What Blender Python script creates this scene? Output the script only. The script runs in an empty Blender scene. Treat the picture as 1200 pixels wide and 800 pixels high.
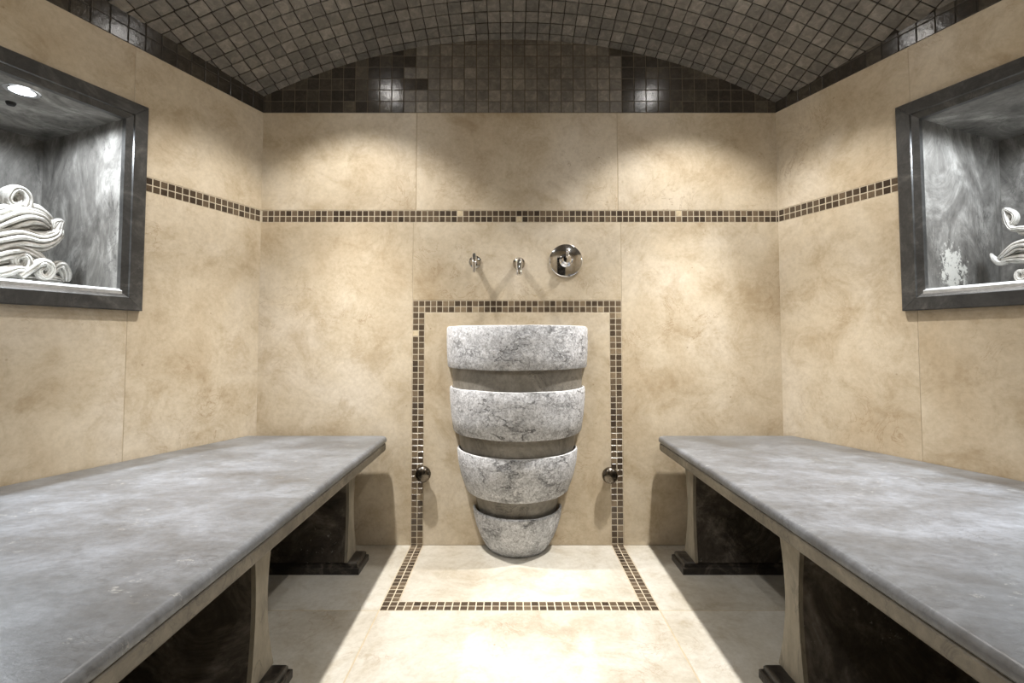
import bpy, bmesh, math, random
from mathutils import Vector, Matrix
random.seed(7)
U = 1.0 / 260.0          # working unit: 260 units = 1 m (about one photo pixel on the end wall)
scene = bpy.context.scene
col = scene.collection

# ------------------------------------------------------------------ camera, world, lights
FPX = 560.0; CAMH = 234.0; PITCH = math.radians(2.47); PPX = 598.0; PPY = 400.0 - FPX * math.tan(PITCH)
cd = bpy.data.cameras.new('camera'); cam = bpy.data.objects.new('camera', cd); col.objects.link(cam)
cd.sensor_width = 36.0; cd.lens = FPX / 1200.0 * 36.0; cd.clip_start = 0.02
cam.location = (0, 0, CAMH * U); cam.rotation_euler = (math.pi / 2 + PITCH, 0, 0)
cd.shift_x = (600.0 - PPX) / 1200.0; cd.shift_y = -(400.0 - PPY) / 1200.0
scene.camera = cam
w = bpy.data.worlds.new('world'); scene.world = w; w.use_nodes = True
w.node_tree.nodes['Background'].inputs['Color'].default_value = (0.02, 0.02, 0.02, 1)
scene.view_settings.view_transform = 'Standard'; scene.view_settings.look = 'None'
scene.view_settings.exposure = -0.78; scene.view_settings.gamma = 1.0
scene.view_settings.use_curve_mapping = False
BEAM_W = 400.0; SPILL_W = 94.0; REAR_FILL_W = 72.0; NICHE_W = 36.0; NICHE_BEAM_W = 170.0
WARM = (1.0, 0.965, 0.92); COOL = (0.86, 0.93, 1.0)

# ------------------------------------------------------------------ room geometry constants (working units)
ZB = 560.0                                   # depth of the end wall
CL = (-295.0, ZB); CR = (317.0, ZB)          # corners of the end wall
CX = 9.0                                     # centre line of the room
AL = math.atan(0.407); SA, CA = math.sin(AL), math.cos(AL)
HT = CAMH + 273.0                            # top of the pale stone
S_END = 345.0                                # where the slanting walls end
VR = 670.0; VX = 3.0; VTILT = 0.235; VCROWN = CAMH + 364.0
HB = 127.0                                   # bench height
TP = 14.5                                    # dark tile pitch
MP = 7.0                                     # mosaic pitch

VA = 0.43 * VR                               # beyond this arc length the vault runs on straight
def arc(a):
    """arc length -> (offset across, drop, angle)"""
    c = max(-VA, min(VA, a)); ph = c / VR; e = a - c
    return VR*math.sin(ph) + e*math.cos(ph), VR*(1-math.cos(ph)) + abs(e)*math.sin(abs(ph)), ph
def unarc(x):
    x0 = VR*math.sin(VA/VR)
    return VR*math.asin(x/VR) if abs(x) <= x0 else math.copysign(VA + (abs(x)-x0)/math.cos(VA/VR), x)
def vault(x, z): return VCROWN + VTILT*(ZB - z) - arc(unarc(x - VX))[1]
def proj(x, z, h):
    c, s = math.cos(PITCH), math.sin(PITCH); hh = h - CAMH
    zc = z * c + hh * s; yc = -z * s + hh * c
    return (PPX + FPX * x / zc, PPY - FPX * yc / zc) if zc > 1 else (-9999, -9999)
def ray(px, py):
    c, s = math.cos(PITCH), math.sin(PITCH)
    a = (px - PPX) / FPX; b = -(py - PPY) / FPX
    return (a, c - b * s, s + b * c)
class Frame:
    """local (s along, n inwards, h up) -> working coordinates (x, depth, height)"""
    def __init__(self, o, d, n): self.o, self.d, self.n = o, d, n
    def __call__(self, s, n, h): return (self.o[0] + self.d[0]*s + self.n[0]*n, self.o[1] + self.d[1]*s + self.n[1]*n, h)
    def pix(self, px, py, n):
        a, b, c = ray(px, py)
        k = (n + self.n[0]*self.o[0] + self.n[1]*self.o[1]) / (self.n[0]*a + self.n[1]*b)
        x, z, h = a*k, b*k, CAMH + c*k
        return ((x - self.o[0])*self.d[0] + (z - self.o[1])*self.d[1], h)
FB = Frame((0.0, ZB), (1.0, 0.0), (0.0, -1.0))
FL = Frame(CL, (-SA, -CA), (CA, -SA))
FR = Frame(CR, (SA, -CA), (-CA, -SA))
WORLD = Frame((0.0, 0.0), (1.0, 0.0), (0.0, 1.0))   # s=x, n=depth

# ------------------------------------------------------------------ mesh helpers
def V(p): return Vector((p[0]*U, p[1]*U, p[2]*U))
class MB:
    def __init__(self): self.v = []; self.f = []; self.m = []; self.c = []
    def add(self, pts, faces, mat=0, shade=None):
        k = len(self.v); self.v += [V(p) for p in pts]
        for f in faces: self.f.append([i + k for i in f]); self.m.append(mat); self.c.append(shade)
    def box(self, F, s0, s1, n0, n1, h0, h1, mat=0, shade=None):
        p = [F(s, n, h) for h in (h0, h1) for n in (n0, n1) for s in (s0, s1)]
        self.add(p, [(0,1,3,2),(4,6,7,5),(0,4,5,1),(2,3,7,6),(0,2,6,4),(1,5,7,3)], mat, shade)
    def tile(self, fn, a0, a1, b0, b1, t, ch, back=0.0, mat=0, shade=None):
        """bevelled slab: fn(a, b, n) -> point; face at n = t"""
        def ring(i, n): return [fn(a0+i, b0+i, n), fn(a1-i, b0+i, n), fn(a1-i, b1-i, n), fn(a0+i, b1-i, n)]
        p = ring(0, back) + ring(0, t-ch) + ring(ch, t)
        f = [(8,9,10,11), (3,2,1,0)]
        for r in (0, 4):
            for i in range(4): f.append((r+i, r+(i+1)%4, r+4+(i+1)%4, r+4+i))
        self.add(p, f, mat, shade)
    def loft(self, rings, closed=True, cap=True, mat=0):
        n = len(rings[0]); k = len(self.v)
        for r in rings: self.v += [V(p) for p in r]
        for i in range(len(rings)-1):
            for j in range(n if closed else n-1):
                self.f.append([k+i*n+j, k+i*n+(j+1)%n, k+(i+1)*n+(j+1)%n, k+(i+1)*n+j]); self.m.append(mat); self.c.append(None)
        if cap:
            self.f.append([k+j for j in range(n)][::-1]); self.f.append([k+(len(rings)-1)*n+j for j in range(n)])
            self.m += [mat, mat]; self.c += [None, None]
    def lathe(self, prof, c, axis='h', seg=40, a0=0.0, a1=2*math.pi, mat=0):
        """prof: (radius, along). axis 'h' vertical, 'y' pointing to the viewer (-depth)"""
        full = abs(a1-a0-2*math.pi) < 1e-6; n = seg if full else seg+1; k = len(self.v)
        for (r, t) in prof:
            for j in range(n):
                a = a0 + (a1-a0)*j/seg
                if axis == 'h': p = (c[0]+r*math.cos(a), c[1]-r*math.sin(a), c[2]+t)
                else: p = (c[0]+r*math.cos(a), c[1]-t, c[2]+r*math.sin(a))
                self.v.append(V(p))
        for i in range(len(prof)-1):
            for j in range(seg):
                self.f.append([k+i*n+j, k+i*n+(j+1)%n, k+(i+1)*n+(j+1)%n, k+(i+1)*n+j]); self.m.append(mat); self.c.append(None)
    def build(self, name, mats, parent=None, smooth=False, origin=None, angle=None):
        me = bpy.data.meshes.new(name)
        o0 = V(origin) if origin else Vector((0, 0, 0))
        me.from_pydata([p - o0 for p in self.v], [], self.f)
        if not isinstance(mats, (list, tuple)): mats = [mats]
        for m in mats: me.materials.append(m)
        for p, mi in zip(me.polygons, self.m): p.material_index = mi
        if any(c is not None for c in self.c):
            at = me.color_attributes.new('shade', 'FLOAT_COLOR', 'CORNER')
            for p, c in zip(me.polygons, self.c):
                for li in p.loop_indices: at.data[li].color = (c, c, c, 1)
        bm = bmesh.new(); bm.from_mesh(me)
        bmesh.ops.remove_doubles(bm, verts=bm.verts, dist=1e-6)
        bmesh.ops.recalc_face_normals(bm, faces=bm.faces)
        if smooth:
            for f in bm.faces: f.smooth = True
            if angle:
                for e in bm.edges:
                    if len(e.link_faces) == 2 and e.calc_face_angle(0) > math.radians(angle): e.smooth = False
        bm.to_mesh(me); bm.free()
        o = bpy.data.objects.new(name, me); col.objects.link(o)
        o.location = o0
        if parent:
            o.parent = parent; o.location = o0 - parent.location
        return o
def empty(name, at, label=None, cat=None, group=None, kind=None):
    o = bpy.data.objects.new(name, None); col.objects.link(o); o.location = V(at); o.empty_display_size = 0.05
    return tag(o, label, cat, group, kind)
def tag(o, label=None, cat=None, group=None, kind=None):
    if label: o['label'] = label
    if cat: o['category'] = cat
    if group: o['group'] = group
    if kind: o['kind'] = kind
    return o

# ------------------------------------------------------------------ materials
def srgb(r, g, b):
    f = lambda c: (c/255/12.92) if c/255 <= 0.04045 else ((c/255+0.055)/1.055)**2.4
    return (f(r), f(g), f(b), 1)
class NT:
    def __init__(self, name):
        self.m = bpy.data.materials.new(name); self.m.use_nodes = True
        self.t = self.m.node_tree; self.b = self.t.nodes['Principled BSDF']
    def n(self, kind, **kw):
        nd = self.t.nodes.new(kind)
        for k, v in kw.items():
            if k.startswith('_'): setattr(nd, k[1:], v)
            else:
                key = int(k[1:]) if k[0] == 'i' and k[1:].isdigit() else k.replace('__', ' ')
                if hasattr(v, 'links'): self.t.links.new(v, nd.inputs[key])
                else: nd.inputs[key].default_value = v
        return nd
    def coords(self, scale=(1,1,1), rnd=0.0):
        tc = self.n('ShaderNodeTexCoord')
        mp = self.n('ShaderNodeMapping'); self.t.links.new(tc.outputs['Object'], mp.inputs['Vector']); mp.inputs['Scale'].default_value = scale
        if rnd:
            oi = self.n('ShaderNodeObjectInfo'); mu = self.n('ShaderNodeVectorMath', _operation='SCALE')
            mu.inputs[0].default_value = (rnd, rnd*0.7, rnd*1.3); self.t.links.new(oi.outputs['Random'], mu.inputs['Scale'])
            ad = self.n('ShaderNodeVectorMath', _operation='ADD')
            self.t.links.new(mp.outputs[0], ad.inputs[0]); self.t.links.new(mu.outputs[0], ad.inputs[1]); return ad.outputs[0]
        return mp.outputs[0]
    def noise(self, vec, scale, detail=6, rough=0.6, dist=0.0):
        return self.n('ShaderNodeTexNoise', Vector=vec, Scale=scale, Detail=detail, Roughness=rough, Distortion=dist).outputs['Fac']
    def ramp(self, fac, stops):
        r = self.n('ShaderNodeValToRGB'); self.t.links.new(fac, r.inputs['Fac']); e = r.color_ramp.elements
        while len(e) > 1: e.remove(e[-1])
        e[0].position, e[0].color = stops[0]
        for p, c in stops[1:]:
            k = e.new(p); k.color = c
        return r.outputs['Color']
    def mix(self, fac, a, b, mode='MIX'):
        mx = self.n('ShaderNodeMix', _data_type='RGBA', _blend_type=mode)
        for k, v in ((0, fac), (6, a), (7, b)):
            if hasattr(v, 'links'): self.t.links.new(v, mx.inputs[k])
            else: mx.inputs[k].default_value = v
        return mx.outputs[2]
    def math(self, op, a, b=0.0, c=0.0):
        nd = self.n('ShaderNodeMath', _operation=op)
        for k, v in enumerate((a, b, c)):
            if hasattr(v, 'links'): self.t.links.new(v, nd.inputs[k])
            else: nd.inputs[k].default_value = v
        return nd.outputs[0]
    def bump(self, h, strength, dist=0.002):
        bp = self.n('ShaderNodeBump', Height=h, Strength=strength, Distance=dist)
        self.t.links.new(bp.outputs[0], self.b.inputs['Normal'])
    def out(self, color=None, rough=0.5, metal=0.0, spec=None):
        if color is not None:
            if hasattr(color, 'links'): self.t.links.new(color, self.b.inputs['Base Color'])
            else: self.b.inputs['Base Color'].default_value = color
        if hasattr(rough, 'links'): self.t.links.new(rough, self.b.inputs['Roughness'])
        else: self.b.inputs['Roughness'].default_value = rough
        self.b.inputs['Metallic'].default_value = metal
        if spec is not None: self.b.inputs['Specular IOR Level'].default_value = spec
        return self.m
W1 = (1, 1, 1, 1); K1 = (0, 0, 0, 1)

def limestone(name, c0, c1, c2, rough=0.5, rnd=9.0):
    t = NT(name); v = t.coords(rnd=rnd)
    big = t.noise(v, 2.2, 8, 0.62, 0.4)
    base = t.ramp(big, [(0.30, c0), (0.5, c1), (0.72, c2)])
    fine = t.noise(v, 60, 5, 0.7)
    base = t.mix(0.35, base, t.ramp(fine, [(0.3, (0.62, 0.58, 0.52, 1)), (0.6, W1)]), 'MULTIPLY')
    blot = t.noise(v, 6.5, 10, 0.74, 0.5)
    base = t.mix(0.8, base, t.ramp(blot, [(0.36, (0.76, 0.71, 0.63, 1)), (0.5, (0.98, 0.98, 0.98, 1)), (0.62, (1.08, 1.09, 1.11, 1))]), 'MULTIPLY')
    # thin broken brown veins
    vein = t.noise(v, 7, 9, 0.62, 1.6)
    band = t.ramp(vein, [(0.485, K1), (0.5, W1), (0.515, K1)])
    gate = t.ramp(t.noise(v, 3.3, 4), [(0.52, K1), (0.64, W1)])
    f = t.math('MULTIPLY', t.math('MULTIPLY', band, gate), 0.5)
    base = t.mix(f, base, srgb(138, 108, 70))
    # small fossil pits
    vor = t.n('ShaderNodeTexVoronoi', Vector=v, Scale=26.0, Randomness=1.0).outputs['Distance']
    pit = t.math('MULTIPLY', t.ramp(vor, [(0.05, W1), (0.12, K1)]), t.ramp(t.noise(v, 9, 3), [(0.58, K1), (0.66, W1)]))
    base = t.mix(t.math('MULTIPLY', pit, 0.55), base, srgb(120, 92, 60))
    t.bump(fine, 0.12, 0.001)
    return t.out(base, rough)
M_STONE = limestone('wall_limestone', srgb(182, 164, 136), srgb(200, 186, 162), srgb(212, 201, 183), 0.42)
M_FLOOR = limestone('floor_limestone', srgb(178, 170, 155), srgb(193, 188, 176), srgb(203, 200, 192), 0.40)
def plain(name, c, rough=0.8, metal=0.0, noise_amt=0.0):
    t = NT(name)
    if noise_amt:
        v = t.coords(); f = t.noise(v, 30, 6)
        return t.out(t.mix(noise_amt, c, t.ramp(f, [(0.3, (0.35, 0.35, 0.35, 1)), (0.7, W1)]), 'MULTIPLY'), rough, metal)
    return t.out(c, rough, metal)
M_GROUT = plain('pale_grout', srgb(190, 175, 150), 0.9, 0, 0.3)
M_MGROUT = plain('mosaic_grout', srgb(196, 184, 162), 0.9, 0, 0.2)
M_DGROUT = plain('dark_grout', srgb(44, 39, 33), 0.9, 0, 0.3)
M_LGROUT = plain('lunette_grout', srgb(92, 82, 68), 0.8, 0, 0.3)

def darktile(name, stops, rough, shade_attr=False, spec=0.5):
    t = NT(name); v = t.coords(rnd=30.0)
    if shade_attr: r = t.n('ShaderNodeAttribute', _attribute_name='shade').outputs['Fac']
    else: r = t.n('ShaderNodeObjectInfo').outputs['Random']
    c = t.ramp(r, stops)
    nf = t.noise(v, 34, 7, 0.7, 0.6)
    c = t.mix(0.75, c, t.ramp(nf, [(0.3, (0.45, 0.43, 0.4, 1)), (0.5, (0.85, 0.84, 0.82, 1)), (0.72, (1.6, 1.55, 1.45, 1))]), 'MULTIPLY')
    t.bump(t.noise(v, 60, 6), 0.35, 0.002)
    return t.out(c, rough, 0.0, spec)
VS = [(0.0, srgb(110, 107, 103)), (0.4, srgb(121, 118, 113)), (0.8, srgb(130, 126, 121)), (1.0, srgb(142, 138, 132))]
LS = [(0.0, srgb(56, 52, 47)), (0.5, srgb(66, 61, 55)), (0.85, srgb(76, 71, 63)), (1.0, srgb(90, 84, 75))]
M_VAULT = darktile('vault_tile_stone', VS, 0.55)
M_VAULTJ = darktile('vault_tile_stone_field', VS, 0.55, True)
M_LUN = darktile('lunette_tile_stone', LS, 0.17)
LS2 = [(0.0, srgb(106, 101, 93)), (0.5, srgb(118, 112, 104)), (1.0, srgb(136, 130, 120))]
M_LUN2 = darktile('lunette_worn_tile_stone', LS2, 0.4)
M_LUNJ = darktile('lunette_tile_stone_field', LS, 0.24, True)

def mosaic_mat():
    t = NT('brown_glass_mosaic'); v = t.coords()
    r = t.n('ShaderNodeAttribute', _attribute_name='shade').outputs['Fac']
    c = t.ramp(r, [(0.0, srgb(62, 52, 43)), (0.45, srgb(88, 75, 61)), (0.8, srgb(112, 97, 79)), (0.95, srgb(140, 123, 100)), (1.0, srgb(206, 190, 160))])
    c = t.mix(0.5, c, t.ramp(t.noise(v, 90, 4), [(0.3, (0.5, 0.5, 0.5, 1)), (0.7, (1.2, 1.2, 1.2, 1))]), 'MULTIPLY')
    return t.out(c, 0.18)
M_MOS = mosaic_mat()

def plaster(name, stops, rough, scale=3.0, stretch=(1,1,1), blot=0.0, vamt=0.6, dist=1.2, splash=None):
    t = NT(name); v = t.coords(stretch, rnd=5.0)
    a = t.noise(v, scale, 10, 0.70, dist); c = t.ramp(a, stops)
    b = t.noise(v, scale*9, 6, 0.7)
    c = t.mix(0.55, c, t.ramp(b, [(0.3, (0.55, 0.55, 0.55, 1)), (0.55, W1), (0.75, (1.25, 1.25, 1.25, 1))]), 'MULTIPLY')
    # darker wandering cracks and stains
    vein = t.ramp(t.noise(v, scale*1.7, 10, 0.62, 2.0), [(0.47, K1), (0.5, W1), (0.53, K1)])
    gate = t.ramp(t.noise(v, scale*0.9, 3), [(0.5, K1), (0.62, W1)])
    c = t.mix(t.math('MULTIPLY', t.math('MULTIPLY', vein, gate), vamt), c, (0.02, 0.018, 0.016, 1))
    if blot:
        bl = t.math('MULTIPLY', t.ramp(t.noise(v, scale*8, 8, 0.7), [(0.6, K1), (0.64, W1)]), t.ramp(t.noise(v, scale*1.1, 2), [(0.55, K1), (0.6, W1)]))
        c = t.mix(t.math('MULTIPLY', bl, blot), c, srgb(200, 198, 190))
    if splash:                                   # white lime splash with a ragged outline, at a fixed place on the panel
        oc = t.coords(); ds = t.n('ShaderNodeVectorMath', _operation='DISTANCE'); t.t.links.new(oc, ds.inputs[0]); ds.inputs[1].default_value = splash
        rag = t.math('ADD', ds.outputs['Value'], t.math('MULTIPLY', t.math('SUBTRACT', t.noise(oc, 45, 6, 0.75), 0.5), 0.34))
        c = t.mix(t.math('MULTIPLY', t.ramp(rag, [(0.055, W1), (0.075, K1)]), 0.85), c, srgb(214, 212, 204))
    t.bump(b, 0.25, 0.002)
    return t.out(c, rough)
M_BTOP = plaster('bench_top_stone', [(0.28, srgb(80, 79, 78)), (0.48, srgb(101, 103, 106)), (0.7, srgb(130, 134, 140))], 0.33, 5.0, (1.0, 1.5, 1), 0.3, 0.35, 0.3)
M_BEDGE = plaster('bench_edge_stone', [(0.3, srgb(84, 78, 68)), (0.55, srgb(116, 109, 96)), (0.75, srgb(142, 135, 120))], 0.5, 7.0)
M_LEG = plaster('leg_dark_stone', [(0.34, srgb(44, 40, 36)), (0.5, srgb(74, 68, 61)), (0.62, srgb(110, 103, 95)), (0.72, srgb(160, 154, 146))], 0.26, 4.5, (1,1,1), 0.35)
M_LEGE = plaster('leg_edge_stone', [(0.3, srgb(108, 101, 88)), (0.55, srgb(142, 134, 118)), (0.75, srgb(168, 160, 144))], 0.55, 5.0, (1, 1, 0.4))
M_PLINTH = plaster('plinth_black_stone', [(0.34, srgb(26, 24, 22)), (0.52, srgb(46, 42, 38)), (0.7, srgb(110, 103, 94))], 0.28, 14.0)
M_FRAME = plaster('niche_frame_stone', [(0.3, srgb(42, 41, 40)), (0.52, srgb(64, 63, 61)), (0.72, srgb(98, 96, 92))], 0.36, 9.0)
M_NICHE = plaster('niche_grey_plaster', [(0.34, srgb(84, 81, 77)), (0.5, srgb(124, 121, 116)), (0.66, srgb(176, 173, 167))], 0.45, 6.0, (1,1,0.6), 0.0)
M_NICHEW = plaster('niche_splashed_plaster', [(0.34, srgb(84, 81, 77)), (0.5, srgb(124, 121, 116)), (0.66, srgb(176, 173, 167))], 0.45, 6.0, (1,1,0.6), 0.0, 0.6, 1.2, (FR.n[0]*22*U, FR.n[1]*22*U, -56*U))

M_SILL = plaster('niche_sill_stone', [(0.3, srgb(150, 150, 148)), (0.6, srgb(196, 196, 194))], 0.4, 5.0, (1,1,1), 0.0, 0.2)

def basin_rough():
    t = NT('basin_rough_stone'); v = t.coords(rnd=4.0)
    g = t.noise(v, 38, 9, 0.78, 0.5)
    c = t.ramp(g, [(0.34, srgb(166, 167, 169)), (0.5, srgb(196, 197, 199)), (0.62, srgb(216, 217, 219))])
    sp = t.noise(v, 115, 6, 0.85)
    c = t.mix(1.0, c, t.ramp(sp, [(0.36, (0.36, 0.36, 0.37, 1)), (0.48, (1.02, 1.02, 1.03, 1)), (0.62, (1.38, 1.38, 1.4, 1))]), 'MULTIPLY')
    sv = t.n('ShaderNodeMapping', Vector=v); sv.inputs['Scale'].default_value = (1, 1, 2.2)
    wob = t.n('ShaderNodeTexNoise', Vector=sv.outputs[0], Scale=9.0, Detail=6.0, Roughness=0.65)
    ds = t.n('ShaderNodeVectorMath', _operation='SCALE'); t.t.links.new(wob.outputs['Color'], ds.inputs[0]); ds.inputs['Scale'].default_value = 0.22
    ad = t.n('ShaderNodeVectorMath', _operation='ADD'); t.t.links.new(sv.outputs[0], ad.inputs[0]); t.t.links.new(ds.outputs[0], ad.inputs[1])
    def cracks(scale, wdt, g0, g1, gs):
        e = t.n('ShaderNodeTexVoronoi', _feature='DISTANCE_TO_EDGE', Vector=ad.outputs[0], Scale=scale).outputs['Distance']
        return t.math('MULTIPLY', t.ramp(e, [(0.0, W1), (wdt, K1)]), t.ramp(t.noise(v, gs, 3), [(g0, K1), (g1, W1)]))
    ck = t.math('MAXIMUM', cracks(5.5, 0.026, 0.48, 0.53, 4.5), t.math('MULTIPLY', cracks(26.0, 0.10, 0.48, 0.6, 9.0), 0.5))
    c = t.mix(t.math('MULTIPLY', ck, 0.8), c, srgb(52, 48, 43))
    grain = t.noise(v, 70, 6, 0.75)
    hgt = t.math('SUBTRACT', t.math('ADD', t.math('MULTIPLY', grain, 0.5), g), t.math('MULTIPLY', ck, 0.9))
    t.bump(hgt, 0.9, 0.006)
    return t.out(c, 0.6)
M_BROUGH = basin_rough()
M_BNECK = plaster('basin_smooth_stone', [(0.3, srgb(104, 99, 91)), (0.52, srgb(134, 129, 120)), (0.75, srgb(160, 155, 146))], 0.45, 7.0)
M_BRIM = plaster('basin_rim_stone', [(0.3, srgb(206, 207, 208)), (0.6, srgb(228, 229, 230))], 0.35, 8.0, (1,1,1), 0.0, 0.15)
M_CHROME = plain('chrome', (0.86, 0.86, 0.87, 1), 0.07, 1.0)
M_DCHROME = plain('aged_dark_metal', srgb(120, 112, 102), 0.25, 1.0, 0.5)
M_WHITE = plain('white_paint', srgb(226, 226, 224), 0.5)
M_BLACK = plain('black_plastic', (0.01, 0.01, 0.01, 1), 0.5)
def plaster_white():
    t = NT('white_carved_plaster'); v = t.coords()
    c = t.ramp(t.noise(v, 22, 7, 0.7), [(0.3, srgb(128, 124, 116)), (0.5, srgb(186, 183, 177)), (0.7, srgb(208, 206, 201))])
    t.bump(t.noise(v, 80, 4), 0.2, 0.001)
    return t.out(c, 0.6)
M_ORN = plaster_white()
def emit(name, c, s):
    t = NT(name); t.b.inputs['Emission Color'].default_value = (*c, 1); t.b.inputs['Emission Strength'].default_value = s
    return t.out((0.8, 0.8, 0.8, 1), 0.4)
M_LENSW = emit('warm_lamp_lens', WARM, 120.0); M_LENSC = emit('cool_lamp_lens', COOL, 14.0)

# ------------------------------------------------------------------ setting: floor, walls, vault
floor = empty('floor', (0, 0, 0), kind='structure')
b = MB(); b.box(WORLD, -600, 620, -220, ZB + 20, -14, -0.3); b.build('screed', M_GROUT, floor)
MX0, MX1 = -114.5, 130.5                       # outer edges of the mosaic frame
MZ0 = 560.0 - 19 * MP                          # front edge of the mosaic on the floor
FF = lambda a, c, n: (a, c, n)
def slab(name, fn, a0, a1, b0, b1, mat, parent, t=0.0, ch=0.5, back=-1.0):
    m = MB(); m.tile(fn, a0, a1, b0, b1, t, ch, back)
    return m.build(name, mat, parent, origin=fn((a0+a1)/2, (b0+b1)/2, t))
J = 0.4
xs = [-600, -345, MX0, MX1, 360, 620]
zs = [-220, -60, 150, MZ0]
for i in range(5):
    for k in range(3):
        slab('floor_slab', FF, xs[i]+J, xs[i+1]-J, zs[k]+J, zs[k+1]-J, M_FLOOR, floor, back=-0.7)
for i in (0, 1, 3, 4): slab('floor_slab', FF, xs[i]+J, xs[i+1]-J, MZ0+J, ZB+10, M_FLOOR, floor, back=-0.7)
slab('floor_slab', FF, MX0+2*MP+J, MX1-2*MP-J, MZ0+2*MP+J, ZB+2, M_FLOOR, floor, back=-0.7)
def mosaic(name, fn, cells, parent, bright=0.03, lo=0.0, hi=0.96):
    m = MB()
    for (a, c) in cells:
        r = random.random(); sh = 1.0 if r < bright else lo + (hi-lo)*random.random()
        d = random.uniform(-0.12, 0.12); t = random.uniform(-0.06, 0.06)
        m.tile(fn, a+0.5, a+MP-0.5+d*0.3, c+0.5, c+MP-0.5+d*0.3, t, 0.15, -0.7, 0, sh)
    return tag(m.build(name, M_MOS, parent), kind='stuff')
def bed(fn, a0, a1, b0, b1, parent, n=-0.22):
    m = MB(); m.tile(fn, a0, a1, b0, b1, n, 0.01, n-0.5); m.build('mosaic_grout_bed', M_MGROUT, parent)
ncol = round((MX1 - MX0) / MP); pm = (MX1 - MX0) / ncol
cells = [(MX0 + i*MP, MZ0 + k*MP) for k in range(2) for i in range(ncol)] + \
        [(x, MZ0 + k*MP) for k in range(2, 19) for x in (MX0, MX0+MP, MX0+(ncol-2)*MP, MX0+(ncol-1)*MP)]
mosaic('mosaic_border_tiles', FF, cells, floor, 0.0, 0.0, 0.7)
bed(FF, MX0, MX1, MZ0, MZ0+2*MP, floor); bed(FF, MX0, MX0+2*MP, MZ0+2*MP, ZB, floor); bed(FF, MX1-2*MP, MX1, MZ0+2*MP, ZB, floor)

# end wall
wall_back = empty('wall_back', (CX, ZB, 0), kind='structure')
b = MB(); b.box(FB, CL[0]-80, CR[0]+80, -30, -.35, -14, 640); b.build('masonry', M_GROUT, wall_back)
wb = lambda a, h, n: FB(a, n, h)
SB0, SB1 = CAMH + 141, CAMH + 155             # horizontal mosaic band
XL, XR = CL[0], CR[0]; XA, XB_ = MX0 + 3.0, MX1 - 3.0
for a0, a1 in ((XL-2, XA), (XA, XB_), (XB_, XR+2)):
    slab('stone_slab', wb, a0+J*.7, a1-J*.7, SB1+J*.4, HT, M_STONE, wall_back)
FT = CAMH + 48.0                               # top of the mosaic frame
FW0, FW1 = MX0, MX0 + ncol*MP
slab('stone_slab', wb, XL-2, FW0-J*.5, 0, SB0-J*.4, M_STONE, wall_back)
slab('stone_slab', wb, FW1+J*.5, XR+2, 0, SB0-J*.4, M_STONE, wall_back)
slab('stone_slab', wb, FW0+J*.4, FW1-J*.4, FT+J*.4, SB0-J*.4, M_STONE, wall_back)
slab('stone_slab', wb, FW0+2*MP+J*.5, FW1-2*MP-J*.5, 0, FT-2*MP-J*.5, M_STONE, wall_back)
nrow = int(FT // MP)
cells = [(FW0 + i*MP, FT - (k+1)*MP) for k in range(2) for i in range(ncol)] + \
        [(x, FT - (k+1)*MP) for k in range(2, nrow+1) for x in (FW0, FW0+MP, FW0+(ncol-2)*MP, FW0+(ncol-1)*MP)]
mosaic('mosaic_frame_tiles', wb, cells, wall_back, 0.02, 0.15, 0.97)
bed(wb, FW0, FW1, FT-2*MP, FT, wall_back); bed(wb, FW0, FW0+2*MP, -2, FT-2*MP, wall_back); bed(wb, FW1-2*MP, FW1, -2, FT-2*MP, wall_back)
nb = int((XR - XL) / MP)
mosaic('mosaic_band_tiles', wb, [(XL + 1 + i*MP, SB0 + k*MP) for k in range(2) for i in range(nb+1)], wall_back, 0.03, 0.0, 0.85)
bed(wb, XL-2, XR+2, SB0, SB1, wall_back)
# lunette of dark tiles
b = MB(); b.tile(wb, XL-40, XR+40, HT, 640, -0.3, 0.01, -1.5); b.build('lunette_grout_bed', M_LGROUT, wall_back)
k = 0
while HT + k*13.9 < VCROWN:
    h0 = HT + k*13.9 + 0.45; h1 = HT + (k+1)*13.9 - 0.35
    for i in range(-23, 24):
        a0 = VX + i*TP + 0.45; a1 = a0 + TP - 0.9
        a0c, a1c = max(a0, XL), min(a1, XR)
        if a1c - a0c < 3: continue
        top = lambda a: vault(a, ZB) + 3
        if min(top(a0c), top(a1c)) < h0 + 1 and max(top(a0c), top(a1c)) < h0 + 2: continue
        fn = lambda a, h, n: FB(a, n, max(h0, min(h, top(a))))
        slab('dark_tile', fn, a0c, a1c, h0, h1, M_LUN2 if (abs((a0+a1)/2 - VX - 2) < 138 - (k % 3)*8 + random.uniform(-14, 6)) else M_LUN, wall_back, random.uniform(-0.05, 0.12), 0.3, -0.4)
    k += 1

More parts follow.
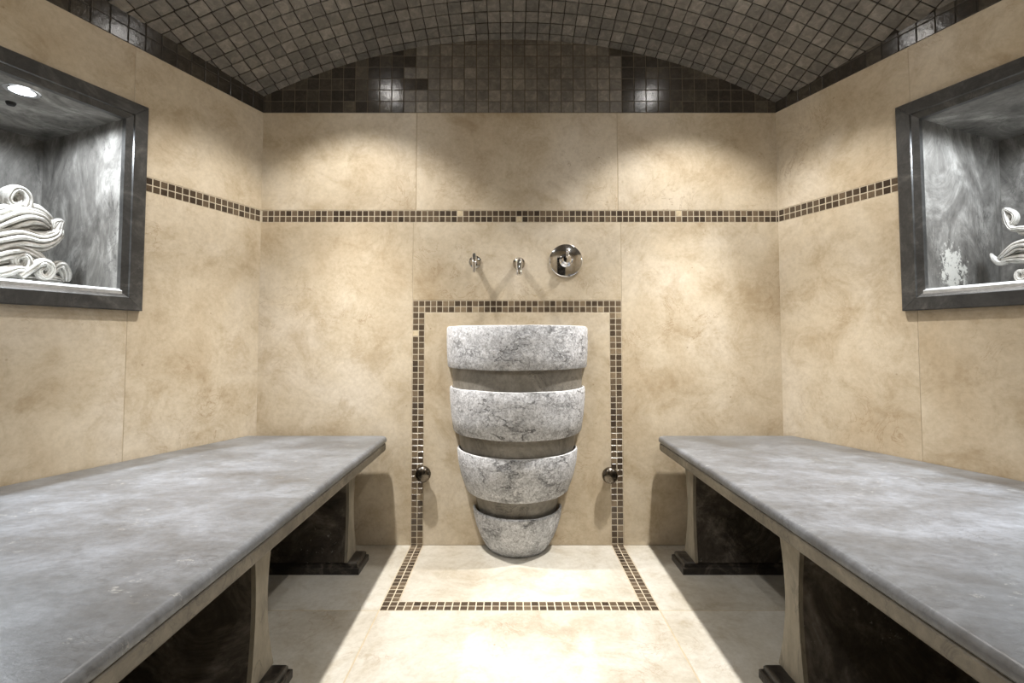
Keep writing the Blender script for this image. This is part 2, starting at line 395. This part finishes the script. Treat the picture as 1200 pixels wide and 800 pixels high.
# slanting side walls with their niches
NS0, NS1, NH0, NH1 = 144.0, 302.0, CAMH + 44.0, CAMH + 203.0     # niche opening
FWD = 16.0                                                        # frame width
ND = 135.0
def side_wall(F, side, nmat):
    wall = empty('wall_' + side, F(0, 0, 0), kind='structure')
    fn = lambda a, h, n: F(a, n, h)
    m = MB(); HW = 620
    m.box(F, -40, NS0-3, -30, -.35, -14, HW); m.box(F, NS1+3, S_END+8, -30, -.35, -14, HW)
    m.box(F, NS0-3, NS1+3, -30, -.35, -14, NH0-3); m.box(F, NS0-3, NS1+3, -30, -.35, NH1+3, HW)
    m.build('masonry', M_GROUT, wall)
    f0, f1, g0, g1 = NS0-FWD+3, NS1+FWD-3, NH0-FWD+3, NH1+FWD-3   # slabs reach a little under the frame
    sm = 138.0
    def S(a0, a1, h0, h1): slab('stone_slab', fn, a0, a1, h0, h1, M_STONE, wall)
    q = J*.6
    def L(pts):
        m = MB(); c = [sum(p[i] for p in pts)/len(pts) for i in (0, 1)]
        m.loft([[F(a, -1, h) for a, h in pts], [F(a, -.25, h) for a, h in pts], [F(a + (.3 if a < c[0] else -.3), 0, h + (.3 if h < c[1] else -.3)) for a, h in pts]])
        m.build('stone_slab', M_STONE, wall, origin=F(c[0], 0, c[1]))
    L([(-2, SB1+.3), (f0, SB1+.3), (f0, g1), (sm-q, g1), (sm-q, HT), (-2, HT)])
    L([(sm+q, g1), (f1, g1), (f1, SB1+.3), (S_END, SB1+.3), (S_END, HT), (sm+q, HT)])
    L([(-2, 0), (sm-q, 0), (sm-q, g0), (f0, g0), (f0, SB0-.3), (-2, SB0-.3)])
    L([(sm+q, 0), (S_END, 0), (S_END, SB0-.3), (f1, SB0-.3), (f1, g0), (sm+q, g0)])
    na = int((f0+2) / MP) + 1
    cells = [(1.0 + i*MP, SB0 + k*MP) for k in range(2) for i in range(na-1)] + [(f1 + i*MP, SB0+k*MP) for k in range(2) for i in range(4)]
    mosaic('mosaic_band_tiles', fn, cells, wall, 0.0, 0.0, 0.75)
    bed(fn, -1, f0, SB0, SB1, wall); bed(fn, f1, S_END, SB0, SB1, wall)
    # dark tiles under the vault
    m = MB(); m.tile(fn, -2, S_END, HT, HT+60, -0.3, 0.01, -1.2); m.build('dark_grout_bed', M_DGROUT, wall)
    rest = MB()
    for kk in range(4):
        h0 = HT + kk*TP + .45; h1 = h0 + TP - .9
        for i in range(24):
            a0 = i*TP + .45; a1 = a0 + TP - .9
            x0 = F(a0, 0, 0); x1 = F(a1, 0, 0); t0 = vault(x0[0], x0[1]) + 3; t1 = vault(x1[0], x1[1]) + 3
            if max(t0, t1) < h0 + 2: continue
            top = lambda a: t0 + (t1-t0)*(a-a0)/(a1-a0)
            f2 = lambda a, h, n: F(a, n, max(h0, min(h, top(a))))
            p = proj(*F((a0+a1)/2, 0, h0+4))
            if -30 < p[0] < 1230 and p[1] > -40: slab('dark_tile', f2, a0, a1, h0, h1, M_LUN, wall, random.uniform(-.05, .15), .3, -.4)
            else: rest.tile(f2, a0, a1, h0, h1, 0.05, .3, -.4, 0, random.random())
    tag(rest.build('dark_tile_field', M_LUNJ, wall), kind='stuff')
    # niche lining
    def P(name, mat, *bx):
        mm = MB(); mm.box(F, *bx); return mm.build(name, mat, wall, origin=F((bx[0]+bx[1])/2, (bx[2]+bx[3])/2, (bx[4]+bx[5])/2))
    P('niche_back', M_NICHE, NS0-8, NS1+8, -ND-8, -ND, NH0-8, NH1+8)
    P('niche_side', nmat, NS0-8, NS0, -ND, 0.5, NH0-6, NH1+6)
    P('niche_side', M_NICHE, NS1, NS1+8, -ND, 0.5, NH0-6, NH1+6)
    P('niche_ceiling', M_NICHE, NS0, NS1, -ND, 0.4, NH1, NH1+8)
    mm = MB(); mm.loft([[F(a, n, h) for n, h in ((-ND, NH0-5), (2.4, NH0-5), (2.4, NH0+1.2), (-.2, NH0+3.2), (-ND, NH0+3.2))] for a in (NS0, NS1)])
    mm.build('niche_sill', M_SILL, wall, origin=F(NS0, 0, NH0))
    return wall
wall_left = side_wall(FL, 'left', M_NICHE)
wall_right = side_wall(FR, 'right', M_NICHEW)
# the rest of the room behind the viewpoint
xe_l, ze = FL(S_END, 0, 0)[:2]; xe_r = FR(S_END, 0, 0)[0]
for nm, x0, x1 in (('wall_left_rear', xe_l-30, xe_l), ('wall_right_rear', xe_r, xe_r+30)):
    b = MB(); b.box(WORLD, x0, x1, -190, ze+8, -14, 640); tag(b.build(nm, M_STONE), kind='structure')
b = MB(); b.box(WORLD, -520, 540, -220, -190, -14, 780); tag(b.build('wall_rear', M_STONE), kind='structure')

door = empty('added_door_1', (CX, -190, 0), kind='structure')  # unseen door, added so the chrome has something dark to reflect
b = MB(); b.box(WORLD, CX-125, CX-110, -190, -183, 0, 560); b.box(WORLD, CX+110, CX+125, -190, -183, 0, 560); b.box(WORLD, CX-125, CX+125, -190, -183, 545, 560); b.build('door_frame', M_FRAME, door)
b = MB(); b.box(WORLD, CX-110, CX+110, -189.5, -187, 1, 545); b.build('door_leaf', plain('dark_bronze_glass', srgb(30, 27, 24), 0.12), door)
b = MB(); b.box(WORLD, CX+88, CX+92, -187, -181, 230, 330); b.build('door_handle', M_CHROME, door)

# vault
ceiling = empty('ceiling', (VX, ZB, VCROWN), kind='structure')
def vpt(a, z, n):                               # a arc length, n inwards
    dx, drop, ph = arc(a); nx, nh = -math.sin(ph), -math.cos(ph)
    k = 1 / math.sqrt(1 + VTILT**2)
    x = VX + dx; h = VCROWN + VTILT*(ZB - z) - drop
    return (x + nx*n, z - VTILT*0.98*n*abs(nh)*k, h + nh*n*k)
b = MB()
rings = []
for z in [ZB+25, ZB] + [ZB - (ZB-ze)*k/40 for k in range(1, 41)] + [-215]:
    zz_ = min(max(z, ze), ZB); x0 = CL[0] - 0.407*(ZB - zz_) - 22; x1 = CR[0] + 0.407*(ZB - zz_) + 22
    a0, a1 = unarc(x0-VX), unarc(x1-VX)
    rings.append([vpt(a0 + (a1-a0)*i/54, z, 0) for i in range(55)] + [vpt(a0 + (a1-a0)*i/54, z, -26) for i in reversed(range(55))])
b.loft(rings); b.build('vault_shell', M_DGROUT, ceiling, True, angle=40)
tm = MB(); hh = TP/2 - 0.5
tm.tile(lambda a, c, n: (a, c, n), -hh, hh, -hh, hh, 1.3, 0.35, 0.0)
proto = tm.build('vault_tile', M_VAULT, ceiling); protos = [proto.data]
for q in range(3):
    me = proto.data.copy()
    for vv in me.vertices: vv.co += Vector((random.uniform(-.35,.35), random.uniform(-.35,.35), random.uniform(-.12,.12)))*U
    protos.append(me)
bpy.data.objects.remove(proto)
field = MB(); slots = []
zstep = TP / math.sqrt(1 + VTILT**2)
for i in range(-36, 37):
    a = (i + 0.5) * TP
    for kk in range(0, 52):
        z = ZB - 1.5 - kk*zstep
        x, zz, h = vpt(a, z, 0)
        lim_l = CL[0] - 0.407*(ZB - max(z, ze)); lim_r = CR[0] + 0.407*(ZB - max(z, ze))
        if x < lim_l - 6 or x > lim_r + 6 or z < -180: continue
        p = proj(x, z, h); vis = -25 < p[0] < 1225 and -22 < p[1]
        slots.append((not vis, -kk if not vis else kk, a, z, kk))
slots.sort(key=lambda s: (s[0], -p[1]))
cnt = 0
for nv, _, a, z, kk in slots:
    j = random.uniform(-.25, .25)
    if not nv and cnt < 300:
        o = bpy.data.objects.new('vault_tile', random.choice(protos)); col.objects.link(o); o.parent = ceiling
        e1 = (V(vpt(a+1, z, 0)) - V(vpt(a-1, z, 0))).normalized(); e3 = e1.cross((V(vpt(a, z-1, 0)) - V(vpt(a, z+1, 0))).normalized())
        if e3.z > 0: e3 = -e3
        e2 = e3.cross(e1)
        mt = Matrix((e1, e2, e3)).transposed().to_4x4(); mt.translation = V(vpt(a, z, 0)) - ceiling.location
        o.matrix_local = mt @ Matrix.Rotation(random.uniform(-.02, .02), 4, 'Z') @ Matrix.Rotation(random.choice((0, 1, 2, 3))*math.pi/2, 4, 'Z')
        cnt += 1
    else:
        field.tile(vpt, a-hh, a+hh, z-hh*.98, z+hh*.98, 1.3+j*.4, .35, 0, 0, random.random())
tag(field.build('vault_tile_field', M_VAULTJ, ceiling), kind='stuff')
print('visible vault tiles', cnt)

# niche frames (mitred stone)
def niche_frame(F, idx):
    t = empty('trim_%d' % idx, F(NS0-FWD, 0, NH0-FWD), kind='structure')
    o = [(NS0-FWD, NH0-FWD), (NS1+FWD, NH0-FWD), (NS1+FWD, NH1+FWD), (NS0-FWD, NH1+FWD)]
    sg = [(1, 1), (-1, 1), (-1, -1), (1, -1)]
    prof = [(0, -0.8), (0, 4.2), (0.8, 5), (FWD-4.5, 5), (FWD-3.9, 3.6), (FWD+1.0, 1.2), (FWD+1.0, -4), (FWD-4, -4), (FWD-4, -0.8)]
    for i in range(4):
        r = []
        for c, e in ((i, 0.12), ((i+1) % 4, -0.12)):
            r.append([F(o[c][0]+sg[c][0]*wd + (e if i in (0,) else -e if i == 2 else 0), n, o[c][1]+sg[c][1]*wd + (e if i == 1 else -e if i == 3 else 0)) for wd, n in prof])
        m = MB(); m.loft(r); m.build('frame_piece', M_FRAME, t)
    return t
niche_frame(FL, 1); niche_frame(FR, 2)

# ------------------------------------------------------------------ lamps
def spot(name, at, col_, watt, ang, blend, parent, radius=0.03, rot=(0, 0, 0)):
    ld = bpy.data.lights.new(name, 'SPOT'); ld.energy = watt; ld.color = col_; ld.spot_size = math.radians(ang); ld.spot_blend = blend; ld.shadow_soft_size = radius
    o = bpy.data.objects.new(name, ld); col.objects.link(o); o.parent = parent; o.location = V(at) - parent.location; o.rotation_euler = rot
    return o
for x, z, lab in ((CX+4-188, ZB-125, 'chrome ringed ceiling spotlight by the lunette above the pleated pile side bench'), (CX+4+188, ZB-125, 'chrome ringed ceiling spotlight by the lunette above the splashed niche side bench'),
               (CX+4-188, ZB-520, 'unseen ceiling spotlight added as fill near the rear wall above the pleated pile side'), (CX+4+188, ZB-520, 'unseen ceiling spotlight added as fill near the rear wall above splashed niche side')):
    h = vault(x, z)
    t = empty('ceiling_spotlight', (x, z, h-3), lab, 'spotlight', 'recessed spotlights in the vault')
    m = MB(); m.lathe([(8, 8), (12, 8), (12, -2.5), (10.5, -4), (8, -3), (8, 8)], (x, z, h-3), seg=28); m.build('rim', M_CHROME, t, True, angle=35)
    m = MB(); m.lathe([(0.01, -8), (4, -7.2), (7, -4.5), (8, -1), (8, 2), (0.01, 2)], (x, z, h-3), seg=28); m.build('lens', M_LENSW, t, True)
    if z > 200:
        spot('lamp_beam', (x, z, h-13), WARM, BEAM_W, 64, 0.9, t, 0.03); spot('lamp_spill', (x, z, h-13), WARM, SPILL_W, 102, 0.4, t, 0.03)
    else: spot('lamp_spill', (x, z, h-13), WARM, REAR_FILL_W, 165, 0.6, t, 0.03)  # unseen rear pair, cone kept wide as fill for the end wall
def niche_lamp(F, lab, s_at):
    x, z, h = F(s_at, -24, NH1)
    t = empty('niche_spotlight', (x, z, h), lab, 'spotlight', 'recessed spotlights in the niche ceilings')
    m = MB(); m.lathe([(8, 1), (11.5, 1), (11.5, -.8), (10.5, -1.5), (8, -1), (8, 1)], (x, z, h), seg=28); m.build('rim', M_CHROME, t, True, angle=35)
    m = MB(); m.lathe([(0.01, -.6), (8, -.6), (8, 0.5), (0.01, .5)], (x, z, h), seg=28); m.build('lens', M_LENSC, t)
    spot('lamp_spill', (x, z, h-3), COOL, NICHE_W, 176, 0.3, t, 0.025)
    o = spot('lamp_beam', (x, z, h-3), COOL, NICHE_BEAM_W, 74, 1.0, t, 0.025)
    d = Vector((F.n[0]*0.36, F.n[1]*0.36, -1.0)); o.rotation_euler = d.to_track_quat('-Z', 'Y').to_euler()      # gimbal tilted into the room
niche_lamp(FL, 'round cool white spotlight in the ceiling of the niche with the pleated pile', 206)
niche_lamp(FR, 'round cool white spotlight in the ceiling of the white-splashed niche', 226)
x, z, h = FL(199, -59, NH1)
m = MB(); m.lathe([(0.01, -3), (2.5, -2.6), (3.4, -1), (3.4, 0), (0.01, 0)], (x, z, h), seg=16)
tag(m.build('sensor_button', M_BLACK, None, True, origin=(x, z, h), angle=40), 'small round black button on the niche ceiling behind its spotlight', 'button')

# ------------------------------------------------------------------ benches
def bench(F, side, xf, lab, leg_in, plinth_out):
    """side -1 left / +1 right; xf front edge x; the wall edge follows the slanting wall"""
    sd = side
    t = empty('stone_bench', (xf, 300, 0), lab, 'bench', 'stone benches along the side walls')
    zend, znear = ZB - 10.4, 70.0
    wx = lambda z: (F(0, 0, 0)[0] + sd*0.407*(ZB - max(z, ze)))
    def outline(inset, rc=5.0):
        f = xf + sd*inset; pts = []
        for k in range(6):
            a = math.pi/2*k/5
            pts.append((f + sd*rc*(1-math.cos(a)), zend - inset*0.6 - rc*(1-math.sin(a))))
        pts += [(wx(zend) - sd*1.2, zend - inset*0.6), (wx(ze) - sd*1.2, ze), (wx(ze) - sd*1.2, znear), (f, znear)]
        return pts
    def layer(name, mat, prof):
        m = MB(); m.loft([[(x, z, h) for x, z in outline(i)] for i, h in prof]); return m.build(name, mat, t, True, angle=28)
    layer('bench_top', M_BTOP, [(0.8, HB-6.5), (0, HB-5.5), (0, HB-3.2), (0.5, HB-1.6), (1.6, HB-.5), (3.2, HB)])
    layer('edge_moulding', M_BEDGE, [(4.0, HB-17), (2.2, HB-16.2), (1.0, HB-14.5), (1.0, HB-8.6), (1.8, HB-7.6), (2.6, HB-7.2), (2.6, HB-6.5)])
    hl0, hl1 = 11.0, HB - 17.0
    for zc in (507.0, 327.0, 147.0):
        xi = xf + sd*leg_in; xo = wx(zc + 20) - sd*8
        def prof(u):                                # u 0..1 bottom to top -> (inset of the inner edge, half thickness)
            bot = max(0, 1 - u/0.55)**2.0; top = max(0, (u-0.45)/0.55)**2.0
            return (1.5 - 1.5*bot - 1.0*top, 7.5 + 7.5*bot + 6.5*top)
        N = 14; edge = []; body = []
        for k in range(N+1):
            u = k/N; ins, ht = prof(u); h = hl0 + (hl1-hl0)*u; x = xi + sd*ins
            edge.append([(x, zc-ht, h), (x, zc+ht, h), (x+sd*3, zc+ht, h), (x+sd*3, zc-ht, h)])
            body.append([(x+sd*2.6, zc-ht+.15, h), (x+sd*2.6, zc+ht-.15, h), (xo, zc+ht-.15, h), (xo, zc-ht+.15, h)])
        m = MB(); m.loft(body); lg = m.build('leg', M_LEG, t, True, origin=(xi, zc, 0), angle=40)
        def sub(mm, nm, mat): 
            o = mm.build(nm, mat, None, True, origin=(xi, zc, 0), angle=40); o.parent = lg; o.location = (0, 0, 0); return o
        m = MB(); m.loft(edge); sub(m, 'leg_edge', M_LEGE)
        m = MB(); x0 = xi - sd*plinth_out
        def rr(i, h): return [(x0+sd*i, zc-17+i, h), (x0+sd*i, zc+17-i, h), (xo, zc+17-i, h), (xo, zc-17+i, h)]
        m.loft([rr(0, 0), rr(0, 5.4), rr(.8, 6.2), rr(2.2, 6.4), rr(2.2, 9), rr(3.5, 10.6), rr(5.5, 11.1)]); sub(m, 'plinth', M_PLINTH)
    return t
bench(FL, -1, -139.5, 'grey stone bench under the niche that holds the large pleated white pile', 25.0, 12.5)
bench(FR, 1, 167.5, 'grey stone bench under the white-splashed niche with the curled ornament', 19.0, 13.0)

# ------------------------------------------------------------------ tiered stone basin (half round, against the wall)
BX = 8.0
bas = empty('stone_washbasin', (BX, ZB, 0), 'tall grey stone basin of four nested half-round bowls against the wall', 'basin')
def half(name, mat, prof, parent, wob=0.0, seg=64, seed=0, tilt=0.0):
    rr = random.Random(seed); ph = [rr.uniform(0, 6.28) for _ in range(4)]
    k = MB(); n = seg+1; rings = []
    for (r, h) in prof:
        ring = []
        for j in range(n):
            a = math.pi*j/seg
            d = wob*(math.sin(3*a+ph[0])*.5 + math.sin(7*a+ph[1])*.3 + math.sin(13*a+ph[2])*.2)
            ring.append((BX + (r+d*.3)*math.cos(a), ZB - .3 - (r+d*.3)*math.sin(a), h + d*.6 + tilt*math.sin(a)))
        rings.append(ring)
    k.loft(rings, closed=False, cap=False)
    return k.build(name, mat, parent, True, origin=(BX, ZB, 0), angle=32)
def subpart(o, parent):
    wl = o.location + (o.parent.location if o.parent else Vector()); o.parent = parent; o.location = (0, 0, 0); return o
T = [  # rim h, rim r, outer profile (r, h) from rim down, then neck (r, h)
    ([(80.6, 250.2), (81.5, 248.5), (81.6, 235), (81.2, 220), (80.3, 206.5), (79.3, 205.0), (75.0, 204.6)], [(75.2, 205.5), (74.6, 190), (73.6, 172)]),
    ([(77.2, 182.5), (78.0, 181.0), (77.8, 170), (76.2, 152), (73.6, 134.5), (72.4, 133.0), (67.8, 132.8)], [(68.2, 134), (66.0, 120), (63.0, 102)]),
    ([(68.2, 113.6), (69.0, 112.0), (68.0, 100), (64.6, 84), (58.6, 67.5), (57.0, 66.2), (49.5, 66.0)], [(50.0, 67), (46.6, 54), (43.0, 38)]),
    ([(50.2, 46.4), (51.0, 45.0), (49.8, 37), (46.8, 26), (42.4, 15), (37.0, 5.5), (33.0, 0.6), (0.5, 0.2)], None)]
for i, (po, ne) in enumerate(T):
    rimr = po[0][0]; rh = po[0][1]
    o = half('bowl', M_BROUGH, po, bas, 0.9 if i else 0.5, seed=i)
    inner = [(rimr+.35, rh-1.0), (rimr, rh), (rimr-.7, rh+.5), (rimr-1.6, rh+.3), (rimr-2.2, rh-1), (rimr-3.0, rh-16)]
    if i == 0: inner += [(rimr-12, rh-34), (rimr-24, rh-48), (rimr-45, rh-56), (0.5, rh-58)]
    subpart(half('rim', M_BRIM if i < 3 else M_BROUGH, inner, None, 0.9 if i else 0.5, seed=i), o)
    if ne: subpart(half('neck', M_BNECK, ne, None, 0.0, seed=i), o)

# ------------------------------------------------------------------ taps on the end wall
def px(x, y, n=0.0):
    s, h = FB.pix(x, y, n); return s, h
def tube(m, pts, rad, seg=12):
    rings = []
    for i, p in enumerate(pts):
        a = Vector(pts[max(i-1, 0)]); c = Vector(pts[min(i+1, len(pts)-1)]); d = (c - a).normalized()
        u = d.cross(Vector((1, 0, 0)) if abs(d.x) < .9 else Vector((0, 0, 1))).normalized(); v = d.cross(u)
        r = rad[i] if isinstance(rad, (list, tuple)) else rad
        rings.append([tuple(Vector(p) + u*r*math.cos(2*math.pi*j/seg) + v*r*math.sin(2*math.pi*j/seg)) for j in range(seg)])
    m.loft(rings)
s, h = px(557, 307)
t = empty('lever_tap', (s, ZB, h), 'small chrome tap with an upright lever on the cream wall', 'tap')
m = MB(); m.lathe([(0.01, 3.6), (4, 3.5), (7.2, 2), (7.6, .8), (7.6, -.5)], (s, ZB, h), 'y', 28); m.build('rosette', M_CHROME, t, True, angle=40)
m = MB(); m.lathe([(0.01, 20), (2.4, 19.6), (3.0, 18), (3.0, 3)], (s, ZB, h), 'y', 20); m.build('stem', M_CHROME, t, True, angle=40)
m = MB(); tube(m, [(s, ZB-17, h+6.5), (s, ZB-18, h+3), (s, ZB-18.5, h-5), (s, ZB-19.5, h-15)], [2.2, 2.9, 2.4, 1.5]); m.build('lever', M_CHROME, t, True, angle=50)
s, h = px(608, 309)
t = empty('spout_tap', (s, ZB, h), 'chrome water spout with down-turned outlet above the stone basin', 'tap')
m = MB(); m.lathe([(0.01, 3.2), (4, 3.1), (7.2, 2), (7.6, .8), (7.6, -.5)], (s, ZB, h), 'y', 28); m.build('rosette', M_CHROME, t, True, angle=40)
m = MB(); tube(m, [(s, ZB-2, h+1), (s, ZB-16, h+1), (s, ZB-22, h), (s, ZB-25, h-4), (s, ZB-26, h-14)], [3.6, 3.6, 3.6, 3.4, 3.2]); m.build('spout', M_CHROME, t, True, angle=50)
m = MB(); m.lathe([(3.5, 0), (3.6, -3.2), (2.4, -3.4), (2.2, -1)], (s, ZB-26, h-13.5), 'h', 20); m.build('outlet_ring', M_CHROME, t, True, angle=40)
s, h = px(663, 305.5)
t = empty('mixer_valve', (s, ZB, h), 'large round chrome mixer plate with a centre knob', 'valve')
m = MB(); m.lathe([(0.01, 3.0), (18.4, 3.0), (19.4, 2.4), (19.8, 1.4), (19.8, -.5)], (s, ZB, h), 'y', 48); m.build('plate', M_CHROME, t, True, angle=40)
m = MB(); m.lathe([(0.01, 13), (4.2, 12.8), (5.6, 11.5), (6.2, 6), (7.4, 4.2), (8.2, 2.5)], (s, ZB, h), 'y', 28); m.build('knob', M_CHROME, t, True, angle=40)
m = MB(); tube(m, [(s, ZB-10.5, h+1), (s+.8, ZB-12, h+6), (s+1.4, ZB-13, h+11)], [2.0, 1.6, 1.2]); m.build('handle', M_CHROME, t, True, angle=50)
for (qx, qy, lab) in ((495, 556, 'round dark metal wall knob on the mosaic nearer the lever tap'), (715.5, 557.5, 'round dark metal wall knob on the mosaic nearer the mixer plate')):
    s, h = px(qx, qy, 11)
    t = empty('wall_knob', (s, ZB, h), lab, 'knob', 'wall knobs beside the basin')
    m = MB(); m.lathe([(4.6, 0), (4.6, 8.5)], (s, ZB, h), 'y', 24); m.build('shaft', M_DCHROME, t, True)
    m = MB(); m.lathe([(0.01, 13.6), (4, 13.3), (7.4, 12.0), (9.2, 9.6), (9.2, 7.6), (8.2, 6.4), (4.6, 6.2)], (s, ZB, h), 'y', 32); m.build('cap', M_DCHROME, t, True, angle=45)

# ------------------------------------------------------------------ carved white pleated ornaments in the niches
def pleat(F, n0, pts, rad, ridges=9, amp=0.12, flat=1.6, seg=144, tip=True):
    """swept lobe with pleats running along it; pts in (s, h[, dn])"""
    # smooth the path
    P = [Vector((p[0], n0 + (p[2] if len(p) > 2 else 0), p[1])) for p in pts]; out = []; rr = []
    for i in range(len(P)-1):
        p0, p1, p2, p3 = P[max(i-1, 0)], P[i], P[i+1], P[min(i+2, len(P)-1)]
        for k in range(6):
            t = k/6; out.append(0.5*((2*p1) + (p2-p0)*t + (2*p0-5*p1+4*p2-p3)*t*t + (3*p1-p0-3*p2+p3)*t**3)); rr.append(rad[i] + (rad[i+1]-rad[i])*t)
    out.append(P[-1]); rr.append(rad[-1])
    rings = []; N = Vector((0, 1, 0))
    for i, p in enumerate(out):
        d = (out[min(i+1, len(out)-1)] - out[max(i-1, 0)]).normalized(); u = d.cross(N).normalized()
        r = rr[i]; ring = []
        for j in range(seg):
            a = 2*math.pi*j/seg; q = r*(1 - 1.5*amp*(1 - abs(math.sin(ridges*a + 0.35*math.sin(i*.35))))**1.6 + 0.03*math.sin(3*a + i*.3))
            w_ = p + u*(q*math.cos(a)) + N*(q*flat*math.sin(a)); ring.append(F(w_.x, w_.y, max(w_.z, NH0 + 3.25)))
        rings.append(ring)
    m = MB(); m.loft(rings); return m
def scroll_pts(cx, cy, r0, r1, a0, turns, n=14):
    return [(cx + (r0+(r1-r0)*k/n)*math.cos(a0+turns*2*math.pi*k/n), cy - (r0+(r1-r0)*k/n)*math.sin(a0+turns*2*math.pi*k/n)) for k in range(n+1)]
def ornament(F, name, lab, n0, specs, sc, base_px):
    bs, bh = F.pix(*base_px, n0)
    t = empty(name, F(bs, n0, NH0+3.2), lab, 'ornament', 'carved white pieces in the niches')
    for nm, pts, rad, rid, amp, flat, dn in specs:
        q = []
        for p in pts:
            s, h = F.pix(p[0], p[1], n0 + dn); q.append((s, h, dn))
        m = pleat(F, n0, q, [r*sc for r in rad], rid, amp, flat)
        m.build(nm, M_ORN, t, True, origin=F(bs, n0, NH0+3.2), angle=60)
    return t
SL = 0.75
specsL = [
    ('pleated_fold', [(-75, 300), (-40, 272), (-8, 258), (14, 250), (26, 240)], [5, 14, 13, 11, 7], 6, 0.16, 1.8, 0),
    ('scroll', [(-20, 250), (4, 246), (22, 243)] + scroll_pts(14, 234, 13.5, 3, -0.9, 1.45), [4, 7, 7] + [7.5 - 4.2*k/14 for k in range(15)], 4, 0.13, 2.4, 2),
    ('pleated_fold', [(-60, 285), (-20, 270), (15, 258), (40, 259), (58, 268)], [8, 15, 17, 13, 4], 7, 0.18, 1.7, 4),
    ('pleated_fold', [(20, 244), (38, 247), (52, 257), (60, 266)], [6, 9, 8, 4], 4, 0.21, 1.6, -4),
    ('pleated_fold', [(-70, 300), (-30, 288), (10, 281), (40, 284), (62, 277), (68, 268)], [8, 15, 17, 13, 8, 5], 7, 0.18, 1.7, 8),
    ('curled_tip', [(58, 281), (64, 272)] + scroll_pts(66, 266, 6, 1.5, 1.0, 1.0, 10), [5, 5] + [4.5 - 2.2*k/10 for k in range(11)], 4, 0.10, 1.8, 9),
    ('pleated_fold', [(-70, 315), (-30, 304), (8, 296), (34, 302), (52, 314)], [8, 14, 15, 11, 5], 7, 0.18, 1.7, 10),
    ('scroll', [(-30, 326), (-4, 320), (16, 316)] + scroll_pts(22, 307, 10, 2, -1.2, 1.3), [5, 7, 6] + [5.2 - 3*k/14 for k in range(15)], 4, 0.13, 2.2, 22),
    ('scroll', [(20, 324), (38, 312)] + scroll_pts(50, 318, 11, 2, 2.2, -1.3), [5, 5] + [5.2 - 3*k/14 for k in range(15)], 4, 0.13, 2.0, 24),
    ('leaf', [(52, 328), (62, 314), (70, 312), (76, 322), (77, 330)], [3, 6, 7, 6, 3], 4, 0.26, 1.6, 10),
    ('base', [(-80, 326), (-40, 325), (0, 324), (40, 326), (68, 329)], [9, 10, 10, 8, 5], 8, 0.13, 3.2, 0)]
ornament(FL, 'pleated_ornament', 'large white pile of pleated folds and scrolls standing in a lit niche', -62, specsL, SL, (0, 330))
specsR = [
    ('scroll', [(1262, 262), (1225, 268), (1200, 268), (1186, 267)] + scroll_pts(1183, 256, 9.5, 2, 2.0, -1.35), [4, 4, 3.6, 3] + [2.8 - 1.2*k/14 for k in range(15)], 4, 0.13, 3.0, 2),
    ('pleated_fold', [(1262, 276), (1225, 274), (1196, 272)], [7, 7, 3], 4, 0.16, 2.2, 0),
    ('pleated_fold', [(1262, 290), (1225, 288), (1198, 289), (1184, 296), (1172, 304)], [9, 12, 8, 6, 3], 5, 0.26, 1.8, 4),
    ('pleated_fold', [(1262, 302), (1220, 302), (1196, 303), (1176, 305)], [8, 8, 6, 3], 4, 0.21, 1.8, 6),
    ('curled_tip', [(1182, 306), (1172, 308), (1165, 303), (1161, 297)], [3, 3.4, 3, 1], 4, 0.08, 1.6, 6),
    ('scroll', [(1240, 326), (1215, 330)] + scroll_pts(1198, 322, 8, 2, 0.6, -1.3), [6, 4] + [3.6 - 1.6*k/14 for k in range(15)], 4, 0.13, 2.2, 12),
    ('base', [(1262, 326), (1230, 325), (1208, 329)], [9, 9, 5], 6, 0.13, 3.0, -4),
    ('neck', [(1235, 335), (1225, 300), (1235, 260)], [16, 13, 15], 8, 0.16, 1.4, -6)]
ornament(FR, 'curled_ornament', 'small white ornament with curled scroll ends in the splashed niche', -70, specsR, SL, (1230, 332))
